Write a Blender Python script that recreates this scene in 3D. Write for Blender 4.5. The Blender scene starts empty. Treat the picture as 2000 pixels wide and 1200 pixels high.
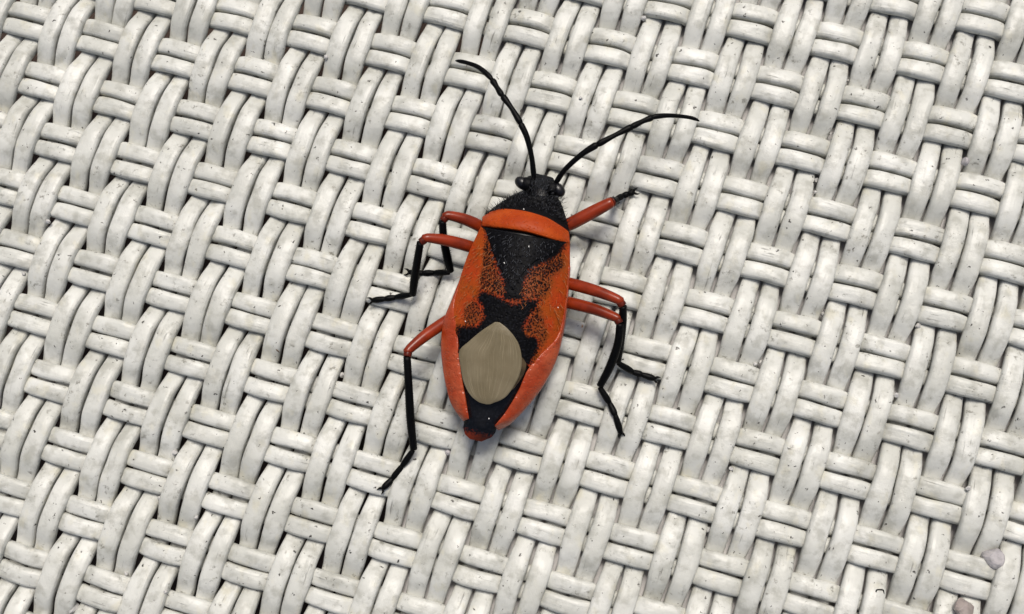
import bpy, math, random
import numpy as np
from mathutils import Vector, Matrix

random.seed(7)
rng = np.random.default_rng(11)
scene = bpy.context.scene
COL = scene.collection

# ------------------------------------------------------------------ camera
# unit: 0.085 = one pair of warp strands; z = 0 is the crown of the weft strands
CAM_LOC = (0.160624, -0.339462, 2.153791)
CAM_R = Matrix(((0.9972306, 0.0115475, 0.073469), (0.0, 0.9878722, -0.1552689), (-0.074371, 0.1548389, 0.9851365)))
FOC = 2200.0                                   # focal length for a 2000 wide frame
cam_d = bpy.data.cameras.new("camera")
cam_d.sensor_width = 36.0
cam_d.lens = 36.0 * FOC / 2000.0
cam_d.clip_start = 0.01
cam_d.clip_end = 200.0
cam = bpy.data.objects.new("camera", cam_d)
COL.objects.link(cam)
cam.matrix_world = Matrix.Translation(CAM_LOC) @ CAM_R.to_4x4()
scene.camera = cam

# ------------------------------------------------------------------ light: bright overcast
SUN_EL, SUN_AZ = 64.0, 14.0                   # azimuth clockwise from +Y
world = bpy.data.worlds.new("World")
scene.world = world
world.use_nodes = True
wn, wl = world.node_tree.nodes, world.node_tree.links
wn.clear()
sky = wn.new("ShaderNodeTexSky")
sky.sky_type = 'NISHITA'
sky.sun_disc = False
sky.sun_elevation = math.radians(SUN_EL)
sky.sun_rotation = math.radians(SUN_AZ)
sky.air_density = 1.0
sky.dust_density = 6.0
sky.ozone_density = 0.6
bg = wn.new("ShaderNodeBackground")
bg.inputs["Strength"].default_value = 0.055
wo = wn.new("ShaderNodeOutputWorld")
wl.new(sky.outputs[0], bg.inputs[0])
wl.new(bg.outputs[0], wo.inputs[0])

sun_d = bpy.data.lights.new("sun", 'SUN')
sun_d.energy = 1.5
sun_d.angle = math.radians(22)
sun_d.color = (1.0, 0.965, 0.90)
sun = bpy.data.objects.new("sun", sun_d)
COL.objects.link(sun)
az, el = math.radians(SUN_AZ), math.radians(SUN_EL)
sdir = Vector((math.sin(az) * math.cos(el), math.cos(az) * math.cos(el), math.sin(el)))
sun.rotation_euler = sdir.to_track_quat('Z', 'Y').to_euler()
sun.location = sdir * 6

scene.view_settings.view_transform = 'Standard'
scene.view_settings.look = 'None'
scene.view_settings.gamma = 1.0
scene.view_settings.exposure = 0.92

# ------------------------------------------------------------------ geometry helpers
def P(px, py, z=0.0):
    """point at height z that the photograph shows at (px, py)"""
    d = CAM_R @ Vector(((px - 1000) / FOC, -(py - 600) / FOC, -1.0))
    k = (z - CAM_LOC[2]) / d.z
    return Vector((CAM_LOC[0] + d.x * k, CAM_LOC[1] + d.y * k, z))

def new_mesh(name, verts, faces, mat, parent=None, smooth=True, uv=None, attrs=None):
    me = bpy.data.meshes.new(name)
    me.from_pydata([tuple(v) for v in verts], [], [tuple(f) for f in faces])
    if smooth:
        me.polygons.foreach_set("use_smooth", np.ones(len(me.polygons), dtype=bool))
    if uv is not None:
        lay = me.uv_layers.new(name="UVMap")
        li = np.empty(len(me.loops), dtype=np.int32)
        me.loops.foreach_get("vertex_index", li)
        lay.data.foreach_set("uv", np.asarray(uv, dtype=np.float32)[li].ravel())
    for an, av in (attrs or {}).items():
        a = me.attributes.new(an, 'FLOAT', 'POINT')
        a.data.foreach_set("value", np.asarray(av, dtype=np.float32))
    me.materials.append(mat)
    me.update()
    o = bpy.data.objects.new(name, me)
    COL.objects.link(o)
    if parent is not None:
        o.parent = parent
    return o

def tag(o, label, cat, group=None, kind=None):
    o["label"] = label
    o["category"] = cat
    if group:
        o["group"] = group
    if kind:
        o["kind"] = kind
    return o

def empty(name, loc=(0, 0, 0)):
    o = bpy.data.objects.new(name, None)
    o.empty_display_size = 0.05
    o.location = loc
    COL.objects.link(o)
    return o

def catmull(pts, n):
    """resample a polyline smoothly to n points"""
    p = np.asarray(pts, dtype=float)
    seg = np.linalg.norm(np.diff(p[:, :2], axis=0), axis=1) + 1e-9
    s = np.r_[0, np.cumsum(seg)]
    t = np.linspace(0, s[-1], n)
    q = np.vstack([2 * p[0] - p[1], p, 2 * p[-1] - p[-2]])
    out = []
    for x in t:
        k = min(max(np.searchsorted(s, x) - 1, 0), len(seg) - 1)
        u = (x - s[k]) / seg[k]
        a, b, c, d = q[k], q[k + 1], q[k + 2], q[k + 3]
        out.append(0.5 * (2 * b + (c - a) * u + (2 * a - 5 * b + 4 * c - d) * u * u + (3 * b - a - 3 * c + d) * u ** 3))
    return np.array(out)

# ------------------------------------------------------------------ node helpers
def new_mat(name):
    m = bpy.data.materials.new(name)
    m.use_nodes = True
    nt = m.node_tree
    return m, nt, nt.nodes["Principled BSDF"]

def N(nt, typ, **kw):
    n = nt.nodes.new(typ)
    for k, v in kw.items():
        setattr(n, k, v)
    return n

def math_n(nt, op, a, b=None, clamp=False):
    n = nt.nodes.new("ShaderNodeMath")
    n.operation = op
    n.use_clamp = clamp
    for i, v in enumerate((a, b)):
        if v is None:
            continue
        if isinstance(v, (int, float)):
            n.inputs[i].default_value = v
        else:
            nt.links.new(v, n.inputs[i])
    return n.outputs[0]

def ramp(nt, fac, lo, hi, invert=False):
    n = nt.nodes.new("ShaderNodeMapRange")
    n.interpolation_type = 'SMOOTHSTEP'
    n.inputs["From Min"].default_value = lo
    n.inputs["From Max"].default_value = hi
    n.inputs["To Min"].default_value = 1.0 if invert else 0.0
    n.inputs["To Max"].default_value = 0.0 if invert else 1.0
    nt.links.new(fac, n.inputs["Value"])
    return n.outputs[0]

def mix(nt, fac, a, b):
    n = nt.nodes.new("ShaderNodeMix")
    n.data_type = 'RGBA'
    for s, v in ((0, fac), (6, a), (7, b)):
        if isinstance(v, (int, float)):
            n.inputs[s].default_value = v
        elif isinstance(v, tuple):
            n.inputs[s].default_value = (*v, 1.0) if len(v) == 3 else v
        else:
            nt.links.new(v, n.inputs[s])
    return n.outputs[2]

def noise(nt, vec, scale, detail=3.0, rough=0.55):
    n = nt.nodes.new("ShaderNodeTexNoise")
    n.inputs["Scale"].default_value = scale
    n.inputs["Detail"].default_value = detail
    n.inputs["Roughness"].default_value = rough
    if vec is not None:
        nt.links.new(vec, n.inputs["Vector"])
    return n.outputs["Fac"]

def coords(nt, kind="Object"):
    return nt.nodes.new("ShaderNodeTexCoord").outputs[kind]

def scaled(nt, vec, s):
    n = nt.nodes.new("ShaderNodeMapping")
    n.inputs["Scale"].default_value = s
    nt.links.new(vec, n.inputs["Vector"])
    return n.outputs[0]

def bump(nt, bsdf, height, strength, dist):
    n = nt.nodes.new("ShaderNodeBump")
    n.inputs["Strength"].default_value = strength
    n.inputs["Distance"].default_value = dist
    nt.links.new(height, n.inputs["Height"])
    nt.links.new(n.outputs[0], bsdf.inputs["Normal"])

# ------------------------------------------------------------------ materials
def strand_material():
    m, nt, b = new_mat("weathered_white_resin")
    ob = coords(nt)
    uv = coords(nt, "UV")
    big = noise(nt, ob, 9.0, 4.0)
    col = mix(nt, ramp(nt, big, 0.35, 0.68), (0.44, 0.443, 0.405), (0.56, 0.563, 0.527))
    mid = noise(nt, ob, 34.0, 5.0, 0.6)
    col = mix(nt, math_n(nt, 'MULTIPLY', ramp(nt, mid, 0.46, 0.68), 0.6), col, (0.28, 0.278, 0.24))
    yel = noise(nt, scaled(nt, ob, (1.3, 0.9, 1.0)), 26.0, 3.0)
    col = mix(nt, math_n(nt, 'MULTIPLY', ramp(nt, yel, 0.56, 0.74), 0.35), col, (0.52, 0.49, 0.36))
    # smudges of dirt
    sm = noise(nt, ob, 75.0, 6.0, 0.7)
    smf = math_n(nt, 'MULTIPLY', ramp(nt, sm, 0.56, 0.68), ramp(nt, noise(nt, ob, 13.0, 2.0), 0.45, 0.62))
    col = mix(nt, math_n(nt, 'MULTIPLY', smf, 0.85), col, (0.15, 0.145, 0.12))
    # scratches along the strand
    sc = noise(nt, scaled(nt, uv, (1.1, 12.0, 1.0)), 2.2, 4.0, 0.65)
    scf = math_n(nt, 'MULTIPLY', ramp(nt, sc, 0.62, 0.70), ramp(nt, noise(nt, ob, 17.0, 2.0), 0.46, 0.62))
    col = mix(nt, math_n(nt, 'MULTIPLY', scf, 0.6), col, (0.10, 0.095, 0.08))
    # small black specks
    for sc_, rad, keep in ((40.0, 0.13, 0.60), (95.0, 0.19, 0.84)):
        vo = nt.nodes.new("ShaderNodeTexVoronoi")
        vo.inputs["Scale"].default_value = sc_
        nz = nt.nodes.new("ShaderNodeTexNoise")
        nz.inputs["Scale"].default_value = 160.0
        nt.links.new(ob, nz.inputs["Vector"])
        va = nt.nodes.new("ShaderNodeVectorMath")
        va.operation = 'MULTIPLY_ADD'
        nt.links.new(nz.outputs["Color"], va.inputs[0])
        va.inputs[1].default_value = (0.014, 0.014, 0.014)
        nt.links.new(ob, va.inputs[2])
        nt.links.new(va.outputs[0], vo.inputs["Vector"])
        sep = nt.nodes.new("ShaderNodeSeparateColor")
        nt.links.new(vo.outputs["Color"], sep.inputs[0])
        f = math_n(nt, 'MULTIPLY', ramp(nt, vo.outputs["Distance"], rad * 0.55, rad, True), ramp(nt, sep.outputs[0], keep, keep + 0.02))
        col = mix(nt, math_n(nt, 'MULTIPLY', f, ramp(nt, sep.outputs[1], -0.3, 0.5)), col, (0.03, 0.026, 0.022))
    # two orange-brown droppings beside the bug
    for (px, py, ra) in ((1139, 637, 0.0085), (1135, 612, 0.0060)):
        vd = nt.nodes.new("ShaderNodeVectorMath")
        vd.operation = 'DISTANCE'
        nt.links.new(ob, vd.inputs[0])
        vd.inputs[1].default_value = P(px, py, 0.0)
        dd = math_n(nt, 'ADD', vd.outputs["Value"], math_n(nt, 'MULTIPLY', noise(nt, ob, 130.0, 3.0), ra * 1.3))
        col = mix(nt, math_n(nt, 'MULTIPLY', ramp(nt, dd, ra * 1.1, ra * 1.5, True), 0.7), col, (0.42, 0.22, 0.07))
    nt.links.new(col, b.inputs["Base Color"])
    b.inputs["Roughness"].default_value = 0.40
    b.inputs["Specular IOR Level"].default_value = 0.45
    h = math_n(nt, 'ADD', math_n(nt, 'MULTIPLY', noise(nt, ob, 48.0, 5.0, 0.6), 1.0),
               math_n(nt, 'MULTIPLY', noise(nt, scaled(nt, uv, (0.8, 10.0, 1.0)), 1.6, 3.0), 0.55))
    h = math_n(nt, 'SUBTRACT', h, math_n(nt, 'MULTIPLY', scf, 0.5))
    bump(nt, b, h, 0.45, 0.004)
    return m

def plain(name, col, rough=0.5, spec=0.5, nscale=80.0, namp=0.25, bumpd=0.0, coat=0.0):
    m, nt, b = new_mat(name)
    ob = coords(nt)
    n_ = noise(nt, ob, nscale, 4.0)
    dark = tuple(c * (1 - namp) for c in col)
    lite = tuple(min(1, c * (1 + namp)) for c in col)
    nt.links.new(mix(nt, ramp(nt, n_, 0.3, 0.7), dark, lite), b.inputs["Base Color"])
    b.inputs["Roughness"].default_value = rough
    b.inputs["Specular IOR Level"].default_value = spec
    b.inputs["Coat Weight"].default_value = coat
    b.inputs["Coat Roughness"].default_value = 0.25
    if bumpd:
        bump(nt, b, noise(nt, ob, nscale * 2.0, 3.0), 0.6, bumpd)
    return m

def cuticle(name, c1, c2, black=(0.002, 0.002, 0.0025), rough=0.5, pits=True, sb=0.05, s0=0.13):
    """insect cuticle: two-tone ground, black where the attribute 'blk' says so, dotted edge"""
    m, nt, b = new_mat(name)
    ob = coords(nt)
    g = mix(nt, ramp(nt, noise(nt, ob, 26.0, 4.0), 0.3, 0.7), c1, c2)
    fine = noise(nt, ob, 210.0, 2.0)
    g = mix(nt, math_n(nt, 'MULTIPLY', ramp(nt, fine, 0.5, 0.75), 0.35), g, tuple(c * 0.5 for c in c1))
    a = N(nt, "ShaderNodeAttribute", attribute_name="blk").outputs["Fac"]
    s = N(nt, "ShaderNodeAttribute", attribute_name="spk").outputs["Fac"]
    sp = math_n(nt, 'SUBTRACT', noise(nt, ob, 290.0, 2.5, 0.6), 0.5)
    g = mix(nt, math_n(nt, 'MULTIPLY', ramp(nt, s, 0.5, 0.95), 0.75), g, (0.135, 0.034, 0.007))
    dv = nt.nodes.new("ShaderNodeTexVoronoi")
    dv.inputs["Scale"].default_value = 270.0
    nt.links.new(ob, dv.inputs["Vector"])
    sp = math_n(nt, 'ADD', math_n(nt, 'MULTIPLY', sp, 0.75), math_n(nt, 'MULTIPLY', math_n(nt, 'SUBTRACT', 0.42, dv.outputs["Distance"]), 0.42))
    v = math_n(nt, 'ADD', a, math_n(nt, 'MULTIPLY', math_n(nt, 'MULTIPLY', sp, s), 6.0))
    k = ramp(nt, v, -0.75, 0.75)
    bl = mix(nt, ramp(nt, fine, 0.45, 0.72), black, (0.007, 0.0075, 0.010))
    nt.links.new(mix(nt, k, g, bl), b.inputs["Base Color"])
    b.inputs["Roughness"].default_value = rough
    nt.links.new(math_n(nt, 'ADD', s0, math_n(nt, 'MULTIPLY', k, sb - s0)), b.inputs["Specular IOR Level"])
    if pits:
        vo = nt.nodes.new("ShaderNodeTexVoronoi")
        vo.inputs["Scale"].default_value = 170.0
        nt.links.new(ob, vo.inputs["Vector"])
        h = math_n(nt, 'ADD', ramp(nt, vo.outputs["Distance"], 0.0, 0.45), noise(nt, ob, 120.0, 3.0))
        bump(nt, b, h, 0.5, 0.0018)
    return m

M_STRAND = strand_material()
M_BOARD = plain("pale_board", (0.66, 0.635, 0.62), 0.7, 0.3, 12.0, 0.05)
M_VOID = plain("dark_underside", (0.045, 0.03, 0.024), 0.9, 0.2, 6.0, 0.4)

# ------------------------------------------------------------------ the woven panel
L0 = np.array((-0.696499, 0.532762))
U = np.array((0.081891, -0.02278))
V = np.array((-0.037771, -0.111582))
HF, HW = 0.0092, 0.0132                         # crimp of weft / warp
TF, TW = 0.0112, 0.0116                         # half thickness
WF, WW = 0.0171, 0.0197                         # half width
OF_, OW_ = 0.0191, 0.0218                       # offset of a strand from the middle of its pair
ZM = -(HF + TF)                                 # middle plane of the weave
Uh, Vh = U / np.linalg.norm(U), V / np.linalg.norm(V)
LU, LV = np.linalg.norm(U), np.linalg.norm(V)
UVI = np.linalg.inv(np.stack([U, V], axis=1))
XB, YB = (-1.45, 1.40), (-0.98, 1.02)

def crimp(c, k=1.25):
    return np.tanh(k * c) / math.tanh(k)

def weave_top(x, y):
    i, j = UVI @ (np.array((x, y)) - L0)
    best = -0.06
    k = round(i)
    for s in (-1, 1):
        c = crimp(math.cos(math.pi * (j - k)))
        lo = 0.5 + 0.5 * c
        d = (i - k) * LU - s * (OW_ - 0.0018 * lo)
        hw = WW * (1 - 0.09 * lo)
        if abs(d) < hw:
            z = ZM - HW * c + TW * (1 - (abs(d) / hw) ** 3.5) ** (1 / 3.5)
            best = max(best, z)
    m = round(j)
    for s in (-1, 1):
        d = (j - m) * LV - s * OF_
        if abs(d) < WF:
            z = ZM + HF * crimp(math.cos(math.pi * (i - m))) + TF * (1 - (abs(d) / WF) ** 3.5) ** (1 / 3.5)
            best = max(best, z)
    return best

def wob(s, waves, amp):
    """smooth random wobble along a strand"""
    out = np.zeros_like(s)
    for lam, a in waves:
        out += a * np.sin(s * (2 * math.pi / lam) + rng.uniform(0, 6.28)) * rng.uniform(0.5, 1.0)
    return out * amp

def strand(name, pair, side, warp, parent, idx):
    D, S = (Vh, Uh) if warp else (Uh, Vh)
    step = LV if warp else LU
    base = L0 + (U * pair if warp else V * pair)
    off = (OW_ if warp else OF_) * side
    # range inside the panel
    t = np.arange(-4.0, 4.0, 0.0068)
    q = base[None, :] + t[:, None] * D[None, :]
    ok = (q[:, 0] > XB[0]) & (q[:, 0] < XB[1]) & (q[:, 1] > YB[0]) & (q[:, 1] < YB[1])
    if ok.sum() < 12:
        return None
    t = t[ok]
    n = len(t)
    ph = t / step - pair
    hw, th, am, sg = (WW, TW, HW, -1.0) if warp else (WF, TF, HF, 1.0)
    z = ZM + sg * am * (1 + wob(t, ((0.53, 1.0), (0.29, 0.8)), 0.08)) * crimp(np.cos(math.pi * ph), 1.55 if warp else 1.8)
    z += wob(t, ((0.31, 1.0), (0.11, 0.8)), 0.0006)
    lat = off + wob(t, ((0.47, 1.0), (0.23, 0.8), (0.09, 0.6)), 0.0009)
    # strands of a pair pinch together where they dive under
    low = 0.5 - 0.5 * crimp(sg * np.cos(math.pi * ph))
    lat -= side * (0.0018 if warp else 0.0012) * low
    p = base[None, :] + t[:, None] * D[None, :] + lat[:, None] * S[None, :]
    pts = np.c_[p, z]
    tan = np.gradient(pts, axis=0)
    tan /= np.linalg.norm(tan, axis=1)[:, None]
    sd = np.r_[S, 0.0][None, :] - tan * (tan @ np.r_[S, 0.0])[:, None]
    sd /= np.linalg.norm(sd, axis=1)[:, None]
    up = np.cross(tan, sd)
    up *= np.sign(up[:, 2:3])
    roll = wob(t, ((0.5, 1.0), (0.17, 0.7)), 0.15)
    sd, up = sd * np.cos(roll)[:, None] + up * np.sin(roll)[:, None], up * np.cos(roll)[:, None] - sd * np.sin(roll)[:, None]
    wv = hw * (1 + wob(t, ((0.33, 1.0), (0.21, 1.0), (0.083, 0.8)), 0.028) - (0.09 if warp else 0.06) * low)
    gd = np.clip(wob(t, ((0.37, 1.0), (0.16, 1.0), (0.29, 0.8)), 1.0) - 0.6, 0, 1) * 0.0036
    gp = wob(t, ((0.6, 1.0),), 0.35)
    R = 20
    a = np.linspace(0, 2 * math.pi, R, endpoint=False)
    ca, sa = np.cos(a), np.sin(a)
    ex = 2 / 3.1
    cx = np.sign(ca) * np.abs(ca) ** ex
    cz = np.sign(sa) * np.abs(sa) ** ex
    wz_ = th * cz[None, :] - (gd[:, None] * np.exp(-((cx[None, :] - gp[:, None]) / 0.22) ** 2)) * (cz[None, :] > 0)
    lump = wob(t, ((0.061, 1.0), (0.043, 0.8)), 0.00035)[:, None] * np.sin(a * 2 + rng.uniform(0, 6))[None, :]
    ver = pts[:, None, :] + sd[:, None, :] * (wv[:, None, None] * cx[None, :, None]) + up[:, None, :] * (wz_ + lump)[:, :, None]
    ver = ver.reshape(-1, 3)
    r = np.arange(n - 1)[:, None] * R
    c = np.arange(R)[None, :]
    c2 = (c + 1) % R
    f = np.stack([r + c, r + c2, r + R + c2, r + R + c], axis=-1).reshape(-1, 4)
    u = np.repeat(t * 6.0 + idx * 3.37, R)
    v = np.tile(np.abs(np.linspace(-1, 1, R)) * 0.5, n) + idx * 0.71
    faces = f.tolist()
    faces.append(list(range(R))[::-1])
    faces.append([(n - 1) * R + k for k in range(R)])
    return new_mesh(name, ver.tolist(), faces, M_STRAND, parent, uv=np.c_[u, v])

panel = empty("woven_panel", (0, 0, ZM))
tag(panel, "weathered off-white basket-weave panel of paired resin strands under the bug", "wicker panel")
panel_inv = Matrix.Translation((0, 0, -ZM))
idx = 0
for k in range(-22, 44):
    for s in (-1, 1):
        o = strand("warp_strand", k, s, True, panel, idx)
        idx += 1
        if o:
            o.matrix_parent_inverse = panel_inv
for m_ in range(-20, 24):
    for s in (-1, 1):
        o = strand("weft_strand", m_, s, False, panel, idx)
        idx += 1
        if o:
            o.matrix_parent_inverse = panel_inv

# pale board below the right part of the panel, its edge along the warp; dark floor far below
def slab(name, corners, z0, z1, mat):
    n = len(corners)
    v = [(x, y, z1) for x, y in corners] + [(x, y, z0) for x, y in corners]
    f = [tuple(range(n)), tuple(range(2 * n - 1, n - 1, -1))]
    f += [(i, i + n, (i + 1) % n + n, (i + 1) % n) for i in range(n)]
    return new_mesh(name, v, f, mat, smooth=False)

zb = ZM - HW - TW - 0.002
e0, e1 = P(985, -120, zb), P(715, 1330, zb)
ed = (e1 - e0).normalized()
q0, q1 = e0 - ed * 0.35, e1 + ed * 0.35
board = slab("support_board", [(q1.x, q1.y), (1.5, q1.y), (1.5, q0.y), (q0.x, q0.y)], zb - 0.06, zb, M_BOARD)
tag(board, "pale grey board showing through gaps in the weave beneath the panel", "board")
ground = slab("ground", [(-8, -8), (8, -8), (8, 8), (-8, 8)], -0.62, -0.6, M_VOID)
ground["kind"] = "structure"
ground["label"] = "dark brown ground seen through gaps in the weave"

# ------------------------------------------------------------------ the bug
ORANGE1, ORANGE2 = (0.36, 0.075, 0.012), (0.47, 0.085, 0.02)
M_WING = cuticle("wing_cuticle", (0.27, 0.052, 0.0045), (0.34, 0.034, 0.006))
M_BODY = cuticle("body_cuticle", (0.045, 0.011, 0.006), (0.12, 0.018, 0.008), rough=0.24, pits=False, sb=0.3)
M_BAND = cuticle("band_cuticle", (0.29, 0.034, 0.004), (0.36, 0.054, 0.006), rough=0.45)
M_RIM = cuticle("rim_cuticle", (0.28, 0.031, 0.006), (0.36, 0.070, 0.026), rough=0.27, s0=0.34)
M_BLACK = plain("black_cuticle", (0.0022, 0.0022, 0.003), 0.5, 0.09, 170.0, 0.5, 0.0016)
M_LEGBLACK = plain("black_leg", (0.0018, 0.0018, 0.002), 0.45, 0.09, 170.0, 0.4, 0.0008)
M_EYE = plain("eye_black", (0.004, 0.0035, 0.0045), 0.33, 0.4, 200.0, 0.4, 0.0004, 0.0)
M_FEMUR = plain("red_leg", (0.175, 0.019, 0.004), 0.27, 0.26, 30.0, 0.3, 0.0004, 0.0)
M_KNEE = plain("brown_joint", (0.07, 0.009, 0.004), 0.34, 0.16, 80.0, 0.4)
M_HAIR = plain("dark_hair", (0.006, 0.006, 0.007), 0.5, 0.3, 60.0, 0.2)
M_GOLDHAIR = plain("golden_hair", (0.34, 0.11, 0.03), 0.4, 0.4, 60.0, 0.3)

def membrane_material():
    m, nt, b = new_mat("wing_membrane")
    ob, uv = coords(nt), coords(nt, "UV")
    base = mix(nt, ramp(nt, noise(nt, ob, 20.0, 3.0), 0.3, 0.7), (0.140, 0.114, 0.066), (0.182, 0.150, 0.093))
    st = noise(nt, scaled(nt, uv, (58.0, 1.3, 1.0)), 1.5, 3.5, 0.6)
    base = mix(nt, math_n(nt, 'MULTIPLY', ramp(nt, st, 0.57, 0.69), 0.5), base, (0.40, 0.335, 0.22))
    base = mix(nt, math_n(nt, 'MULTIPLY', ramp(nt, st, 0.30, 0.44, True), 0.4), base, (0.085, 0.064, 0.030))
    nt.links.new(base, b.inputs["Base Color"])
    b.inputs["Roughness"].default_value = 0.30
    b.inputs["Specular IOR Level"].default_value = 0.32
    bump(nt, b, st, 0.5, 0.0018)
    return m
M_MEMB = membrane_material()
M_MEMB2 = plain('under_membrane', (0.055, 0.038, 0.02), 0.35, 0.2, 60.0, 0.4)
M_GREYHAIR = plain('grey_hair', (0.05, 0.053, 0.062), 0.5, 0.3, 60.0, 0.3)
M_GLINT = plain('painted_glint', (0.75, 0.73, 0.70), 0.5, 0.4, 60.0, 0.1)  # white colour that paints the glints on the bug's back

A0, A1 = np.array((1056.0, 341.0)), np.array((936.0, 862.0))
AL = np.linalg.norm(A1 - A0)
AD = (A1 - A0) / AL
AR = np.array((AD[1], -AD[0]))                  # to the bug's right in the picture
def sw(px, py):
    d = np.array((px, py)) - A0
    return float(d @ AD) / AL, float(d @ AR)
LEFT = [(1045, 341), (1031, 344), (1027, 352), (1022, 372), (1000, 381), (965, 403), (943, 428), (937, 442), (915, 495), (897, 545), (881, 590), (867, 625),
        (862, 670), (866, 725), (877, 778), (890, 803), (906, 824), (904, 836), (908, 849), (918, 858), (932, 862)]
RIGHT = [(1066, 341), (1081, 348), (1086, 359), (1088, 378), (1091, 388), (1102, 412), (1112, 445), (1115, 475), (1113, 540), (1108, 590), (1100, 640), (1085, 700),
         (1060, 750), (1030, 790), (995, 825), (970, 838), (968, 846), (960, 855), (940, 863)]
ls = sorted(sw(*p) for p in LEFT)
rs = sorted(sw(*p) for p in RIGHT)
def edges(s):
    return (np.interp(s, [a for a, b in ls], [b for a, b in ls]), np.interp(s, [a for a, b in rs], [b for a, b in rs]))
S_ = [0.0, 0.05, 0.10, 0.17, 0.22, 0.30, 0.45, 0.60, 0.75, 0.88, 0.95, 1.0]
ZT_ = [0.066, 0.086, 0.092, 0.118, 0.130, 0.136, 0.138, 0.128, 0.112, 0.094, 0.088, 0.074]
ZE_ = [0.056, 0.060, 0.064, 0.078, 0.086, 0.086, 0.082, 0.080, 0.078, 0.072, 0.068, 0.068]
ZB_ = [0.046, 0.036, 0.034, 0.026, 0.022, 0.018, 0.016, 0.018, 0.024, 0.036, 0.046, 0.060]
def dorsal(px, py):
    s, w = sw(px, py)
    s = min(max(s, 0.0), 1.0)
    l, r = edges(s)
    q = abs(2 * (w - l) / max(r - l, 4) - 1)
    zt, ze = np.interp(s, S_, ZT_), np.interp(s, S_, ZE_)
    return ze + (zt - ze) * (1 - min(q, 1.12) ** 2.3)

bug_base = P(990, 610, 0.0)
bug = empty("bug", bug_base)
tag(bug, "red and black bug with beige wing membrane standing on the white weave", "bug")
bug_inv = Matrix.Translation(-bug_base)
def bp(o, parent=None):
    """make o a part of the bug (or of a part of it)"""
    o.parent = parent or bug
    o.matrix_parent_inverse = bug_inv if parent is None else parent.matrix_parent_inverse
    if parent is not None:
        o.matrix_parent_inverse = (Matrix.Translation(bug_base) @ bug_inv)
    return o

# body: head, thorax and abdomen in one continuous skin
ns, nr = 110, 44
vs, blk, fs = [], [], []
for a in range(ns):
    s = (a / (ns - 1))
    s = 0.5 - 0.5 * math.cos(math.pi * s)
    l, r = edges(s)
    zt, ze, zbm = np.interp(s, S_, ZT_), np.interp(s, S_, ZE_), np.interp(s, S_, ZB_)
    for k in range(nr):
        th = 2 * math.pi * k / nr
        q, sn = math.cos(th), math.sin(th)
        w = (l + r) / 2 + q * (r - l) / 2 * 0.985
        px, py = A0 + AD * (s * AL) + AR * w
        if sn >= 0:
            z = ze + (zt - 0.006 - ze) * (1 - abs(q) ** 2.3)
        else:
            z = ze - (ze - zbm) * (1 - abs(q) ** 2.3)
        if 0.10 < s < 0.15:
            z -= 0.004
        vs.append(P(px, py, z))
        top = sn > -0.2
        if s < 0.16:
            b_ = 2.0
        elif s < 0.94:
            b_ = 2.0 if (sn > 0.0 and abs(q) < 0.93) else -2.0
        else:
            b_ = 2.0 - (s - 0.94) / 0.06 * 3.2
        blk.append(b_)
for a in range(ns - 1):
    for k in range(nr):
        k2 = (k + 1) % nr
        fs.append((a * nr + k, a * nr + k2, (a + 1) * nr + k2, (a + 1) * nr + k))
fs.append(tuple(range(nr))[::-1])
fs.append(tuple((ns - 1) * nr + k for k in range(nr)))
body = bp(new_mesh("body", vs, fs, M_BODY, attrs={"blk": blk, "spk": [0.45] * len(vs)}))
import bmesh
def fix_normals(o):
    bm = bmesh.new()
    bm.from_mesh(o.data)
    bmesh.ops.recalc_face_normals(bm, faces=bm.faces)
    bm.to_mesh(o.data)
    bm.free()
fix_normals(body)

def plate(name, Lp, Rp, nt_, nq, mat, off=0.003, crown=0.0, skirt=0.008, attr=None, parent=None, power=2.0, tuck=0.0, ripple=None):
    """a curved plate between two edges, lying over the back, with its own thickness"""
    Lq, Rq = catmull(Lp, nt_), catmull(Rp, nt_)
    vs, uv, pix = [], [], []
    for a in range(nt_):
        t = a / (nt_ - 1)
        for k in range(nq):
            q = k / (nq - 1)
            px, py = Lq[a] * (1 - q) + Rq[a] * q
            e = 2 * q - 1
            z = dorsal(px, py) + off + crown * (1 - abs(e) ** power) * min(1, 6 * min(t, 1 - t) + 0.25) - tuck * abs(e) ** 6
            if ripple:
                z += ripple(t, q)
            vs.append(P(px, py, z))
            uv.append((q, t))
            pix.append((px, py))
    fs = [(a * nq + k, a * nq + k + 1, (a + 1) * nq + k + 1, (a + 1) * nq + k) for a in range(nt_ - 1) for k in range(nq - 1)]
    rim = list(range(nq)) + [a * nq + nq - 1 for a in range(1, nt_)] + [(nt_ - 1) * nq + k for k in range(nq - 2, -1, -1)] + [a * nq for a in range(nt_ - 2, 0, -1)]
    b0 = len(vs)
    for i in rim:
        v = vs[i].copy()
        v.z -= skirt
        vs.append(v)
        uv.append(uv[i])
        pix.append(pix[i])
    n = len(rim)
    for i in range(n):
        j = (i + 1) % n
        fs.append((rim[i], b0 + i, b0 + j, rim[j]))
    at = attr(np.array(pix)) if attr else None
    o = new_mesh(name, vs, fs, mat, uv=uv, attrs=at)
    bp(o, parent)
    fix_normals(o)
    if o.data.polygons[0].normal.z < 0:
        o.data.flip_normals()
    return o

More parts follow.
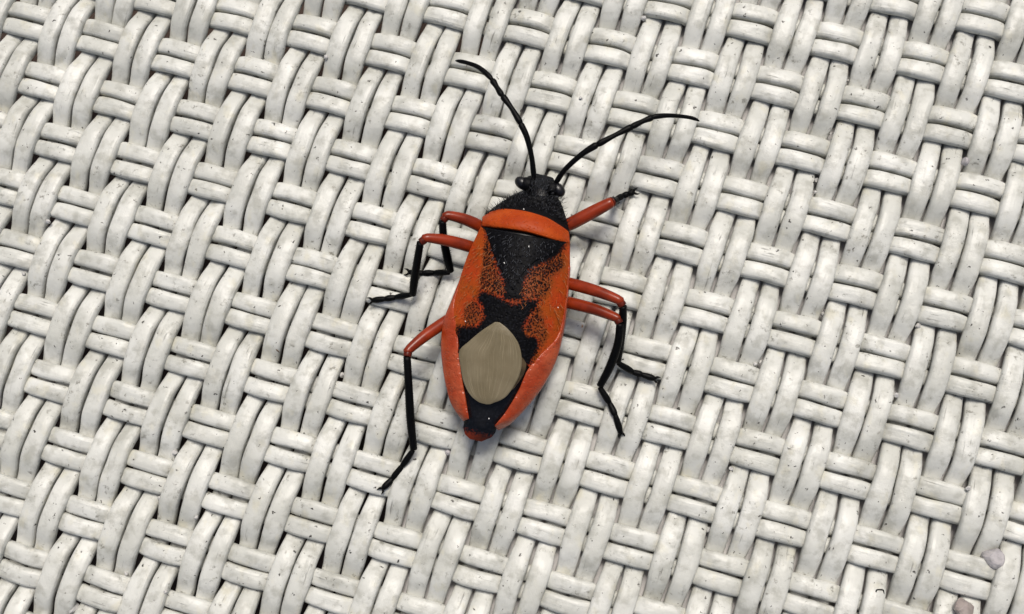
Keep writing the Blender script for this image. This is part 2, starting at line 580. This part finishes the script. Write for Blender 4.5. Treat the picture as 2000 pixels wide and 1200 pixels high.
def sdist(pix, poly):
    """signed distance in px, positive inside"""
    poly = np.asarray(poly, float)
    inside = np.zeros(len(pix), bool)
    dm = np.full(len(pix), 1e9)
    for a, b in zip(poly, np.roll(poly, -1, axis=0)):
        e = b - a
        t = np.clip(((pix - a) @ e) / (e @ e), 0, 1)
        dm = np.minimum(dm, np.linalg.norm(pix - (a + t[:, None] * e), axis=1))
        c = ((a[1] > pix[:, 1]) != (b[1] > pix[:, 1]))
        xi = a[0] + (pix[:, 1] - a[1]) / (b[1] - a[1] + 1e-12) * e[0]
        inside ^= c & (pix[:, 0] < xi)
    return np.where(inside, dm, -dm)

BLACK_BAND = [(938, 566), (960, 570), (984, 582), (1003, 592), (1028, 582), (1056, 583), (1050, 604), (1036, 622), (1026, 640), (1030, 652), (1048, 655),
              (1057, 668), (1052, 690), (1036, 716), (1000, 720), (890, 720), (888, 636), (908, 634), (930, 634), (941, 620), (938, 600), (927, 582)]
BLACK_TOP = [(944, 444), (1110, 472), (1102, 490), (1088, 508), (1062, 519), (1040, 528), (1026, 552), (1026, 590), (978, 590), (980, 552), (968, 522), (956, 492)]
ZONES = [(954, 506, 9, 34, 0.5, 0.95), (972, 555, 15, 24, 0.5, 0.95), (953, 545, 14, 24, 0.35, 0.95), (1044, 552, 30, 30, 0.25, 0.95), (1074, 516, 24, 18, 0.6, 0.95), (1040, 628, 20, 26, 0.3, 0.9), (1054, 655, 13, 18, 0.0, 0.9), (922, 612, 15, 20, 0.1, 0.95)]
def wing_attr(pix):
    d = np.maximum(sdist(pix, BLACK_BAND), sdist(pix, BLACK_TOP))
    b = np.clip(d / 9.0, -2.6, 2.2)
    b0 = b.copy()
    s = np.full(len(pix), 0.42)
    for cx, cy, rx, ry, lev, amp in ZONES:
        g = np.exp(-(((pix[:, 0] - cx) / rx) ** 2 + ((pix[:, 1] - cy) / ry) ** 2))
        g = np.clip(g * 2.4, 0, 1) * np.clip((0.5 - b0) / 0.8, 0, 1)
        b = b * (1 - g) + lev * g
        s = s * (1 - g) + amp * g
    return {"blk": b, "spk": s}
def const_attr(v, s=0.3):
    return lambda pix: {"blk": np.full(len(pix), v), "spk": np.full(len(pix), s)}

OVER = [(950, 452), (966, 505), (986, 556), (998, 600), (1004, 630), (1010, 655), (1015, 675), (1018, 692)]
wingR = plate("forewing", [(x - 7, y) for x, y in OVER], [(1113, 476), (1113, 540), (1108, 587), (1100, 634), (1088, 664), (1068, 690), (1048, 706), (1034, 718)],
              120, 80, M_WING, off=0.0052, attr=wing_attr, skirt=0.007)
wingR["label"] = "right forewing, orange with black dotted patches, lying under the other"
wingL = plate("forewing", [(939, 443), (915, 495), (898, 545), (885, 590), (877, 622), (884, 642), (895, 662), (894, 690)], OVER,
              120, 80, M_WING, off=0.0065, attr=wing_attr, skirt=0.006)
wingL["label"] = "left forewing, orange with black patches and beige membrane on top"
ML = [(967, 629), (941, 646), (916, 667), (897, 686), (899, 715), (905, 745), (917, 770), (934, 785), (949, 790)]
MR = [(976, 630), (990, 641), (1004, 657), (1014, 675), (1019, 700), (1017, 724), (1008, 747), (987, 776), (957, 790)]
plate("membrane", [(1006, 684), (1004, 715), (998, 742), (984, 764)], [(1024, 703), (1028, 714), (1021, 735), (1002, 761)], 30, 16, M_MEMB2, off=0.0060, skirt=0.0015, parent=wingR)
plate("membrane", ML, MR, 80, 50, M_MEMB, off=0.0088, crown=0.0022, skirt=0.0014, parent=wingL)
plate("scutellum", [(947, 447), (958, 478), (975, 520), (990, 548), (999, 566)], [(1106, 473), (1082, 494), (1046, 510), (1020, 536), (1003, 566)],
      50, 40, M_WING, off=0.0071, crown=0.0004, attr=lambda pix: {"blk": np.clip(wing_attr(pix)["blk"] + 0.55 + (530 - pix[:, 1]) / 60, -1, 2.2), "spk": np.maximum(wing_attr(pix)["spk"], 0.6)}, skirt=0.003)
# pronotum: black front, swollen orange band behind it
pron = plate("pronotum", [(1020, 378), (1000, 383), (966, 404), (946, 422), (941, 430)], [(1086, 386), (1092, 390), (1101, 411), (1109, 438), (1113, 455)],
             60, 60, M_BLACK, off=0.005, crown=0.003, skirt=0.012,
             ripple=lambda t, q: -0.004 * math.exp(-((t - 0.35) / 0.12) ** 2) * math.exp(-((q - 0.5) / 0.3) ** 2))
plate("band", [(941, 424), (939, 430), (939, 436), (942, 443)], [(1111, 446), (1114, 455), (1116, 465), (1114, 474)], 2, 2, M_BAND, off=-0.02, attr=const_attr(-2), parent=pron)
bpy.data.objects.remove(bpy.data.objects["band"], do_unlink=True)
bt = catmull([(942, 424), (962, 411), (990, 405), (1030, 408), (1066, 420), (1092, 437), (1111, 451)], 80)
bb = catmull([(941, 441), (962, 444), (995, 447), (1030, 453), (1062, 462), (1090, 471), (1113, 475)], 80)
vs, fs = [], []
for a in range(80):
    for k in range(25):
        q = k / 24
        px, py = bt[a] * (1 - q) + bb[a] * q
        e = 2 * q - 1
        endf = min(1, 8 * min(a / 79, 1 - a / 79) + 0.3)
        vs.append(P(px, py, dorsal(px, py) + 0.004 + 0.0075 * endf * (1 - abs(e) ** 2.6)))
fs = [(a * 25 + k, a * 25 + k + 1, a * 25 + k + 26, a * 25 + k + 25) for a in range(79) for k in range(24)]
rim = list(range(25)) + [a * 25 + 24 for a in range(1, 80)] + [79 * 25 + k for k in range(23, -1, -1)] + [a * 25 for a in range(78, 0, -1)]
b0 = len(vs)
for i in rim:
    v = vs[i].copy(); v.z -= 0.012; vs.append(v)
fs += [(rim[i], b0 + i, b0 + (i + 1) % len(rim), rim[(i + 1) % len(rim)]) for i in range(len(rim))]
band = bp(new_mesh("band", vs, fs, M_BAND, attrs={"blk": [-2.0] * len(vs), "spk": [0.2] * len(vs)}), pron)
fix_normals(band)
band["label"] = "swollen orange band across the rear of the pronotum"

# upturned red rims of the abdomen
def rim_attr(pix):
    return {"blk": np.full(len(pix), -1.7), "spk": np.full(len(pix), 0.5)}
bump_r = lambda t, q: 0.0012 * math.sin(t * 34 + q * 3) * math.sin(q * 3.1) * (0.4 + 0.6 * t) - 0.0016 * sum(math.exp(-((t - c - 0.02 * q) / 0.008) ** 2) for c in (0.36, 0.58, 0.78))
plate("abdomen_rim", [(901, 538), (881, 588), (867, 625), (861, 670), (865, 722), (876, 776), (889, 803), (904, 823)],
      [(903, 540), (888, 594), (893, 640), (896, 690), (900, 722), (904, 752), (910, 786), (915, 818)], 90, 16, M_RIM, off=0.005, crown=0.0036, skirt=0.022, attr=rim_attr, power=2.4, ripple=bump_r)
plate("abdomen_rim", [(1110, 520), (1104, 590), (1089, 655), (1055, 694), (1031, 722), (1013, 762), (989, 803), (966, 832)],
      [(1114, 520), (1109, 587), (1102, 640), (1087, 700), (1062, 750), (1031, 791), (997, 826), (972, 840)], 90, 16, M_RIM, off=0.005, crown=0.0036, skirt=0.022, attr=rim_attr, power=2.4, ripple=bump_r)

# tubes for legs, antennae, hairs
def tube(name, pts, mat, parent=None, rings=12, n=24, flat=1.0, pixel=True):
    """pts: (px, py, z, radius in units)"""
    c = catmull(pts, n)
    pos = np.array([P(a[0], a[1], a[2]) for a in c]) if pixel else c[:, :3]
    rad = c[:, 3]
    tan = np.gradient(pos, axis=0)
    tan /= np.linalg.norm(tan, axis=1)[:, None]
    up = np.array((0, 0, 1.0))
    vs = []
    pr = None
    for p_, t_, r_ in zip(pos, tan, rad):
        sd = np.cross(t_, up) if pr is None else pr - t_ * (pr @ t_)
        if np.linalg.norm(sd) < 1e-4:
            sd = np.cross(t_, (0, 1, 0))
        sd /= np.linalg.norm(sd)
        pr = sd
        u2 = np.cross(sd, t_)
        for k in range(rings):
            a = 2 * math.pi * k / rings
            vs.append(p_ + sd * (math.cos(a) * r_) + u2 * (math.sin(a) * r_ * flat))
    fs = [(a * rings + k, a * rings + (k + 1) % rings, (a + 1) * rings + (k + 1) % rings, (a + 1) * rings + k) for a in range(n - 1) for k in range(rings)]
    fs.append(tuple(range(rings))[::-1])
    fs.append(tuple((n - 1) * rings + k for k in range(rings)))
    o = new_mesh(name, vs, fs, mat)
    fix_normals(o)
    return o

def joined_tubes(name, tubes, mat):
    """several tubes as one mesh"""
    obs = [tube(name, *t[0:1], mat, **t[1]) for t in tubes]
    vs, fs = [], []
    for o in obs:
        b = len(vs)
        vs += [v.co.copy() for v in o.data.vertices]
        fs += [tuple(b + i for i in p.vertices) for p in o.data.polygons]
        me = o.data
        bpy.data.objects.remove(o, do_unlink=True)
        bpy.data.meshes.remove(me)
    return new_mesh(name, vs, fs, mat)

def ground_px(px, py):
    """height of the weave under what the photograph shows at (px, py)"""
    z = 0.0
    for _ in range(4):
        p = P(px, py, z)
        z = max(weave_top(p.x, p.y), -0.03)
    return z

def leg(femur, tibia, tarsus, rf=(0.0098, 0.0122, 0.0092), rt=(0.0074, 0.0080), label=None):
    """femur, tibia: px points with z; tarsus: px points resting on the weave"""
    f = []
    for i, p in enumerate(femur):
        t = i / (len(femur) - 1)
        f.append((*p, float(np.interp(t, (0, 0.45, 0.9, 1), (rf[0], rf[1], rf[2] * 1.05, rf[2] * 0.95)))))
    kx = [tibia[0][i] * 0.45 + femur[-1][i] * 0.55 for i in range(3)]
    f.append((*kx, rf[2] * 0.86))
    fe = bp(tube("leg", f, M_FEMUR, rings=14, n=30))
    if label:
        fe["label"] = label
    k = tibia[0]
    kn = [(*[(a * 0.2 + b * 0.8) for a, b in zip(k, femur[-1])], rf[2] * 0.78), (*kx, rf[2] * 0.88), (*[(a * 0.8 + b * 0.2) for a, b in zip(k, femur[-1])], rf[2] * 0.86), (*k, rt[0] * 0.98)]
    bp(tube("knee", kn, M_KNEE, rings=12, n=10), fe)
    tb = []
    for i, p in enumerate(tibia):
        t = i / (len(tibia) - 1)
        tb.append((*p, float(np.interp(t, (0, 0.1, 0.5, 0.92, 1), (rt[0] * 0.95, rt[0], rt[1] * 0.95, rt[1] * 1.12, rt[1] * 0.85)))))
    ti = bp(tube("tibia", tb, M_LEGBLACK, rings=12, n=26), fe)
    # setae along the tibia
    hs = []
    c = catmull(tb, 34)
    for i in range(1, 33):
        for sgn in (-1, 1):
            d = c[i + 1][:2] - c[i - 1][:2]
            d = d / (np.linalg.norm(d) + 1e-9)
            nn = np.array((-d[1], d[0])) * sgn
            r = c[i][3] * 1000
            a = c[i][:2] + nn * r * 0.7
            b = a + nn * rng.uniform(3.0, 5.0) + d * rng.uniform(2.5, 5)
            hs.append(([(*a, c[i][2], 0.0005), (*(a * 0.4 + b * 0.6), c[i][2], 0.0004), (*b, c[i][2] - 0.001, 0.0001)], dict(rings=3, n=4)))
    h = bp(joined_tubes("bristles", hs, M_HAIR), fe)
    h["kind"] = "stuff"
    # tarsus in joints, then two claws
    ts = []
    for i, (px, py) in enumerate(tarsus):
        z = max(ground_px(px, py), -0.006) + 0.0055
        if i == 0:
            z = max(z, tibia[-1][2] - 0.002)
        ts.append((px, py, z))
    segs = []
    for a, b in zip(ts[:-1], ts[1:]):
        pts = [tuple(np.array(a) * (1 - u) + np.array(b) * u) for u in (-0.04, 0.2, 0.7, 1.02)]
        segs.append(([(*pts[0], 0.0044), (*pts[1], 0.0056), (*pts[2], 0.0064), (*pts[3], 0.0046)], dict(rings=10, n=12)))
    d = np.array(ts[-1][:2], float) - np.array(ts[-2][:2], float)
    d /= np.linalg.norm(d)
    e = np.array(ts[-1])
    for sgn in (-1, 1):
        nn = np.array((-d[1], d[0])) * sgn
        m1 = e[:2] + d * 5 + nn * 5
        m2 = e[:2] + d * 11 + nn * 6
        segs.append(([(*e, 0.0028), (*m1, e[2] + 0.002, 0.0021), (*m2, e[2] - 0.003, 0.0006)], dict(rings=6, n=8)))
    bp(joined_tubes("tarsus", segs, M_LEGBLACK), fe)
    return fe

leg([(965, 462, 0.050), (935, 441, 0.062), (905, 428, 0.076), (874, 421, 0.086)], [(864, 432, 0.086), (867, 470, 0.066), (874, 505, 0.044), (880, 530, 0.022)],
    [(876, 533), (848, 533), (826, 534), (800, 532)], label="left front leg with red femur folding down to black tibia")
leg([(950, 493, 0.055), (915, 481, 0.074), (872, 470, 0.094), (834, 465, 0.108)], [(821, 474, 0.108), (815, 510, 0.082), (809, 550, 0.048), (806, 576, 0.026)],
    [(802, 576), (772, 581), (752, 584), (728, 587)], label="left middle leg with red femur and black tibia")
leg([(900, 608, 0.052), (865, 632, 0.066), (828, 658, 0.082), (798, 684, 0.094)], [(795, 697, 0.096), (798, 750, 0.078), (802, 820, 0.046), (808, 878, 0.022)],
    [(806, 881), (785, 911), (766, 936), (748, 954)], label="left hind leg, stretched back, red femur and long black tibia")
leg([(1075, 455, 0.050), (1115, 437, 0.060), (1155, 416, 0.068), (1193, 396, 0.074)], [(1197, 394, 0.072), (1198, 396, 0.055), (1200, 394, 0.032), (1203, 391, 0.014)],
    [(1203, 390), (1216, 383), (1227, 379), (1237, 376)], rf=(0.011, 0.0135, 0.0115), label="right front leg with red femur reaching forward")
leg([(1070, 545, 0.055), (1112, 554, 0.076), (1165, 569, 0.098), (1208, 586, 0.108)], [(1217, 598, 0.106), (1216, 630, 0.084), (1211, 672, 0.050), (1206, 706, 0.022)],
    [(1208, 710), (1236, 727), (1254, 732), (1278, 740)], label="right middle leg with red femur, its foot pointing outward")
leg([(1070, 580, 0.050), (1110, 591, 0.064), (1160, 604, 0.082), (1204, 621, 0.092)], [(1211, 632, 0.092), (1207, 670, 0.074), (1192, 715, 0.046), (1172, 754, 0.022)],
    [(1172, 758), (1191, 788), (1202, 812), (1212, 845)], label="right hind leg with red femur, its foot pointing back")

# eyes
def ellipsoid(name, c, r, mat, seg=20, ringn=14, jag=0.0, rot=0.0, parent=None):
    vs, fs = [(0, 0, r[2])], []
    for a in range(1, ringn):
        ph = math.pi * a / ringn
        for k in range(seg):
            th = 2 * math.pi * k / seg
            f = 1 + (random.uniform(-jag, jag) if jag else 0)
            vs.append((math.sin(ph) * math.cos(th) * r[0] * f, math.sin(ph) * math.sin(th) * r[1] * f, math.cos(ph) * r[2] * f))
    vs.append((0, 0, -r[2]))
    cr, sr = math.cos(rot), math.sin(rot)
    vs = [(c[0] + x * cr - y * sr, c[1] + x * sr + y * cr, c[2] + z) for x, y, z in vs]
    for k in range(seg):
        fs.append((0, 1 + k, 1 + (k + 1) % seg))
        last = 1 + (ringn - 2) * seg
        fs.append((len(vs) - 1, last + (k + 1) % seg, last + k))
    for a in range(ringn - 2):
        for k in range(seg):
            b = 1 + a * seg
            fs.append((b + k, b + seg + k, b + seg + (k + 1) % seg, b + (k + 1) % seg))
    return new_mesh(name, vs, fs, mat, smooth=not jag, parent=parent)

for (px, py, rr) in ((1020, 358, math.radians(-38)), (1090, 371, math.radians(-50))):
    bp(ellipsoid("eye", P(px, py, 0.074), (0.0158, 0.0118, 0.012), M_EYE, rot=rr))
# swollen socket between eye and head
for (a, b_) in (((1020, 358), (1036, 362)), ((1089, 371), (1074, 369))):
    o = bp(tube("eye_socket", [(*a, 0.073, 0.0115), ((a[0] + b_[0]) / 2, (a[1] + b_[1]) / 2, 0.074, 0.0140), (*b_, 0.074, 0.014)], M_BLACK, rings=14, n=10))

def antenna(joints, label):
    segs = []
    root = None
    for n_, seg in enumerate(joints):
        seg = [(a_, b_, c_, r_ * 1.12 + (0.0007 if i_ in (1, len(seg) - 2) else 0)) for i_, (a_, b_, c_, r_) in enumerate(seg)]
        o = tube("antenna" if root is None else "antenna_segment", seg, M_LEGBLACK, rings=10, n=18)
        if root is None:
            root = bp(o)
            root["label"] = label
        else:
            bp(o, root)
antenna([[(1043, 352, 0.076, 0.0030), (1042, 338, 0.082, 0.0042), (1038, 305, 0.098, 0.0044), (1029, 268, 0.112, 0.0050), (1017, 242, 0.118, 0.0046), (1016, 239, 0.118, 0.003)],
         [(1017, 243, 0.118, 0.0030), (1014, 236, 0.118, 0.0050), (998, 210, 0.118, 0.0043), (984, 191, 0.116, 0.0052), (981, 187, 0.115, 0.003)],
         [(982, 189, 0.116, 0.0028), (978, 183, 0.115, 0.0048), (970, 170, 0.112, 0.0044), (963, 159, 0.108, 0.0052), (961, 156, 0.107, 0.003)],
         [(962, 158, 0.108, 0.0028), (955, 149, 0.106, 0.0042), (935, 132, 0.098, 0.0042), (912, 123, 0.088, 0.0036), (898, 120, 0.080, 0.0028), (890, 119, 0.076, 0.0012)]],
        "left antenna, black and jointed, curving forward and outward")
antenna([[(1084, 362, 0.074, 0.0030), (1088, 354, 0.080, 0.0040), (1104, 331, 0.096, 0.0045), (1136, 302, 0.114, 0.0048), (1164, 284, 0.122, 0.0052), (1169, 281, 0.122, 0.003)],
         [(1165, 284, 0.122, 0.0030), (1172, 280, 0.122, 0.0050), (1202, 264, 0.124, 0.0042), (1230, 250, 0.122, 0.0052), (1235, 247, 0.121, 0.003)],
         [(1231, 250, 0.122, 0.0028), (1238, 246, 0.121, 0.0048), (1256, 237, 0.117, 0.0044), (1271, 231, 0.113, 0.0050), (1275, 229, 0.112, 0.003)],
         [(1271, 231, 0.113, 0.0028), (1280, 228, 0.111, 0.0040), (1308, 226, 0.102, 0.0038), (1342, 229, 0.088, 0.0032), (1358, 233, 0.080, 0.0024), (1366, 237, 0.076, 0.0010)]],
        "right antenna, black and jointed, bending sideways")

# short hairs on the head and the pronotum, fine golden ones on the wings
def hairs(name, poly, n, mat, length, parent, back=False, off=0.008):
    poly = np.array(poly, float)
    lo, hi = poly.min(0), poly.max(0)
    hs = []
    while len(hs) < n:
        p = rng.uniform(lo, hi)
        if sdist(p[None, :], poly)[0] < 0:
            continue
        z = dorsal(*p) + off - 0.003
        s, w = sw(*p)
        ang = rng.uniform(-0.9, 0.9)
        d = (AD if back else -AD) * math.cos(ang) + AR * (math.sin(ang) + w / 120.0)
        L = length * rng.uniform(0.6, 1.3)
        a = p
        c = p + d * L * 0.55
        b = p + d * L
        hs.append(([(*a, z, 0.00055), (*c, z + L * 0.0004, 0.00045), (*b, z + L * 0.0005, 0.0001)], dict(rings=3, n=4)))
    o = bp(joined_tubes(name, hs, mat), parent)
    o["kind"] = "stuff"
    return o
hairs("hair", [(1036, 348), (1076, 354), (1098, 390), (1110, 440), (1070, 420), (1020, 404), (950, 420), (985, 388), (1020, 372)], 460, M_HAIR, 8.5, pron)
hairs("hair", [(1036, 352), (1076, 356), (1096, 392), (1106, 436), (1070, 418), (1020, 402), (955, 416), (985, 390), (1020, 374)], 260, M_GREYHAIR, 6, pron, off=0.0095)
hairs("hair", [(950, 452), (1095, 478), (1060, 510), (1010, 560), (985, 545), (962, 500)], 150, M_GREYHAIR, 6, wingL, back=True, off=0.0105)
hairs("hair", [(940, 460), (962, 500), (990, 560), (985, 575), (940, 560), (905, 625), (890, 620), (905, 540)], 90, M_GOLDHAIR, 9, wingL, back=True, off=0.009)
hairs("hair", [(1105, 490), (1105, 590), (1085, 650), (1050, 660), (1010, 580), (1060, 510)], 90, M_GOLDHAIR, 9, wingR, back=True, off=0.007)

# a few white specks on the back, standing in for small glints of light
def glint_specks():
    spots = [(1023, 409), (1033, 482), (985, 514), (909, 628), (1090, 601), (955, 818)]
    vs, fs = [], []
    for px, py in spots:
        o = ellipsoid("glint_specks", P(px, py, dorsal(px, py) + 0.0125), (0.0009, random.uniform(0.0014, 0.0026), 0.0006), M_GLINT, seg=6, ringn=4, rot=random.uniform(0, 1.2))
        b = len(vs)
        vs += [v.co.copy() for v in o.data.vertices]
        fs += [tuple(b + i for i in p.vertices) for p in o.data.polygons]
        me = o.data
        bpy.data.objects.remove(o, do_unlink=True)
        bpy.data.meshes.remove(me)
    o = bp(new_mesh("glint_specks", vs, fs, M_GLINT))
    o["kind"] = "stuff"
glint_specks()

# ------------------------------------------------------------------ grit on the weave
def grain_mat(name, col, trans):
    m, nt, b = new_mat(name)
    ob = coords(nt)
    nt.links.new(mix(nt, ramp(nt, noise(nt, ob, 90.0, 3.0), 0.35, 0.7), col, tuple(c * 0.75 for c in col)), b.inputs["Base Color"])
    b.inputs["Roughness"].default_value = 0.25
    b.inputs["Transmission Weight"].default_value = trans
    b.inputs["IOR"].default_value = 1.4
    return m
M_GRAIN = grain_mat("white_grain", (0.62, 0.61, 0.59), 0.3)
M_GRAINL = grain_mat("lilac_grain", (0.62, 0.59, 0.60), 0.45)
M_GRAINB = grain_mat("brown_grain", (0.50, 0.43, 0.40), 0.5)

def grain(px, py, r, mat, name="grain", jag=0.07):
    r *= 0.001
    z = ground_px(px, py)
    c = P(px, py, z + r * 0.55)
    rs_ = [r * random.uniform(0.85, 1.12) for _ in range(3)]
    o = ellipsoid(name, (0, 0, 0), rs_, mat, seg=16, ringn=12, jag=jag * 0.3, rot=random.uniform(0, 3))
    for _ in range(9):
        n_ = Vector((random.gauss(0, 1), random.gauss(0, 1), random.gauss(0, 1))).normalized()
        d_ = r * random.uniform(0.62, 0.9)
        for v in o.data.vertices:
            e_ = v.co.dot(n_) - d_
            if e_ > 0:
                v.co -= n_ * e_
    o.data.update()
    o.location = c
    return o
tag(grain(1940, 1090, 21, M_GRAINL, "crystal_grain", 0.09), "large translucent lilac-grey grain lying on the weft strands", "grain")
tag(grain(1882, 1188, 20, M_GRAINB, "crystal_grain", 0.12), "brownish pink grain lodged between strands", "grain")
tag(grain(145, 1190, 14, M_GRAIN, "crystal_grain", 0.10), "large opaque white grain on the weave", "grain")
tag(grain(1885, 316, 9, M_GRAINL, "crystal_grain", 0.08), "small translucent grain in a gap beside a warp strand", "grain")
tag(grain(875, 884, 6.5, M_GRAINL, "bead_grain", 0.03), "round pale bead of grit behind the tail of the bug", "grain")
for px, py, r in ((1793, 637, 6), (1607, 614, 5.5), (1484, 707, 6), (1751, 773, 6), (1383, 1035, 6), (668, 733, 6), (342, 884, 5.5), (383, 1011, 4.5),
                  (246, 1122, 4.5), (312, 973, 4), (1257, 36, 6), (94, 433, 5.5), (1594, 352, 5.5), (1592, 376, 4), (1620, 261, 5), (1657, 158, 4.5),
                  (1891, 954, 5), (1428, 916, 5), (323, 1156, 4), (1134, 192, 4), (46, 535, 4), (637, 112, 5), (1475, 712, 4), (584, 590, 4)):
    tag(grain(px, py, r, M_GRAIN), "tiny white grain of grit stuck among the strands", "grain", "white grit among the strands")

def fibre(pts, rad, mat, label, name="fibre"):
    q = []
    for px, py in pts:
        q.append((px, py, ground_px(px, py) + rad * 0.9, rad))
    zs = np.convolve(np.r_[q[0][2], [a[2] for a in q], q[-1][2]], [0.25, 0.5, 0.25], 'valid')
    q = [(a[0], a[1], max(z, a[2]), a[3]) for a, z in zip(q, zs)]
    q[-1] = (*q[-1][:3], rad * 0.4)
    o = tube(name, q, mat, rings=6, n=16)
    tag(o, label, "fibre")
    return o
M_FIBRE = plain("brown_fibre", (0.10, 0.065, 0.04), 0.5, 0.4, 60.0, 0.3)
fibre([(534, 675), (537, 680), (543, 686), (548, 692)], 0.0016, M_FIBRE, "short curved brown fibre lying across a warp strand")
fibre([(1711, 1157), (1712, 1153), (1718, 1152), (1725, 1153), (1727, 1160)], 0.0014, M_HAIR, "tiny hook-shaped black crack in a warp strand")  # thin dark tube added to stand for a crack cut in the strand
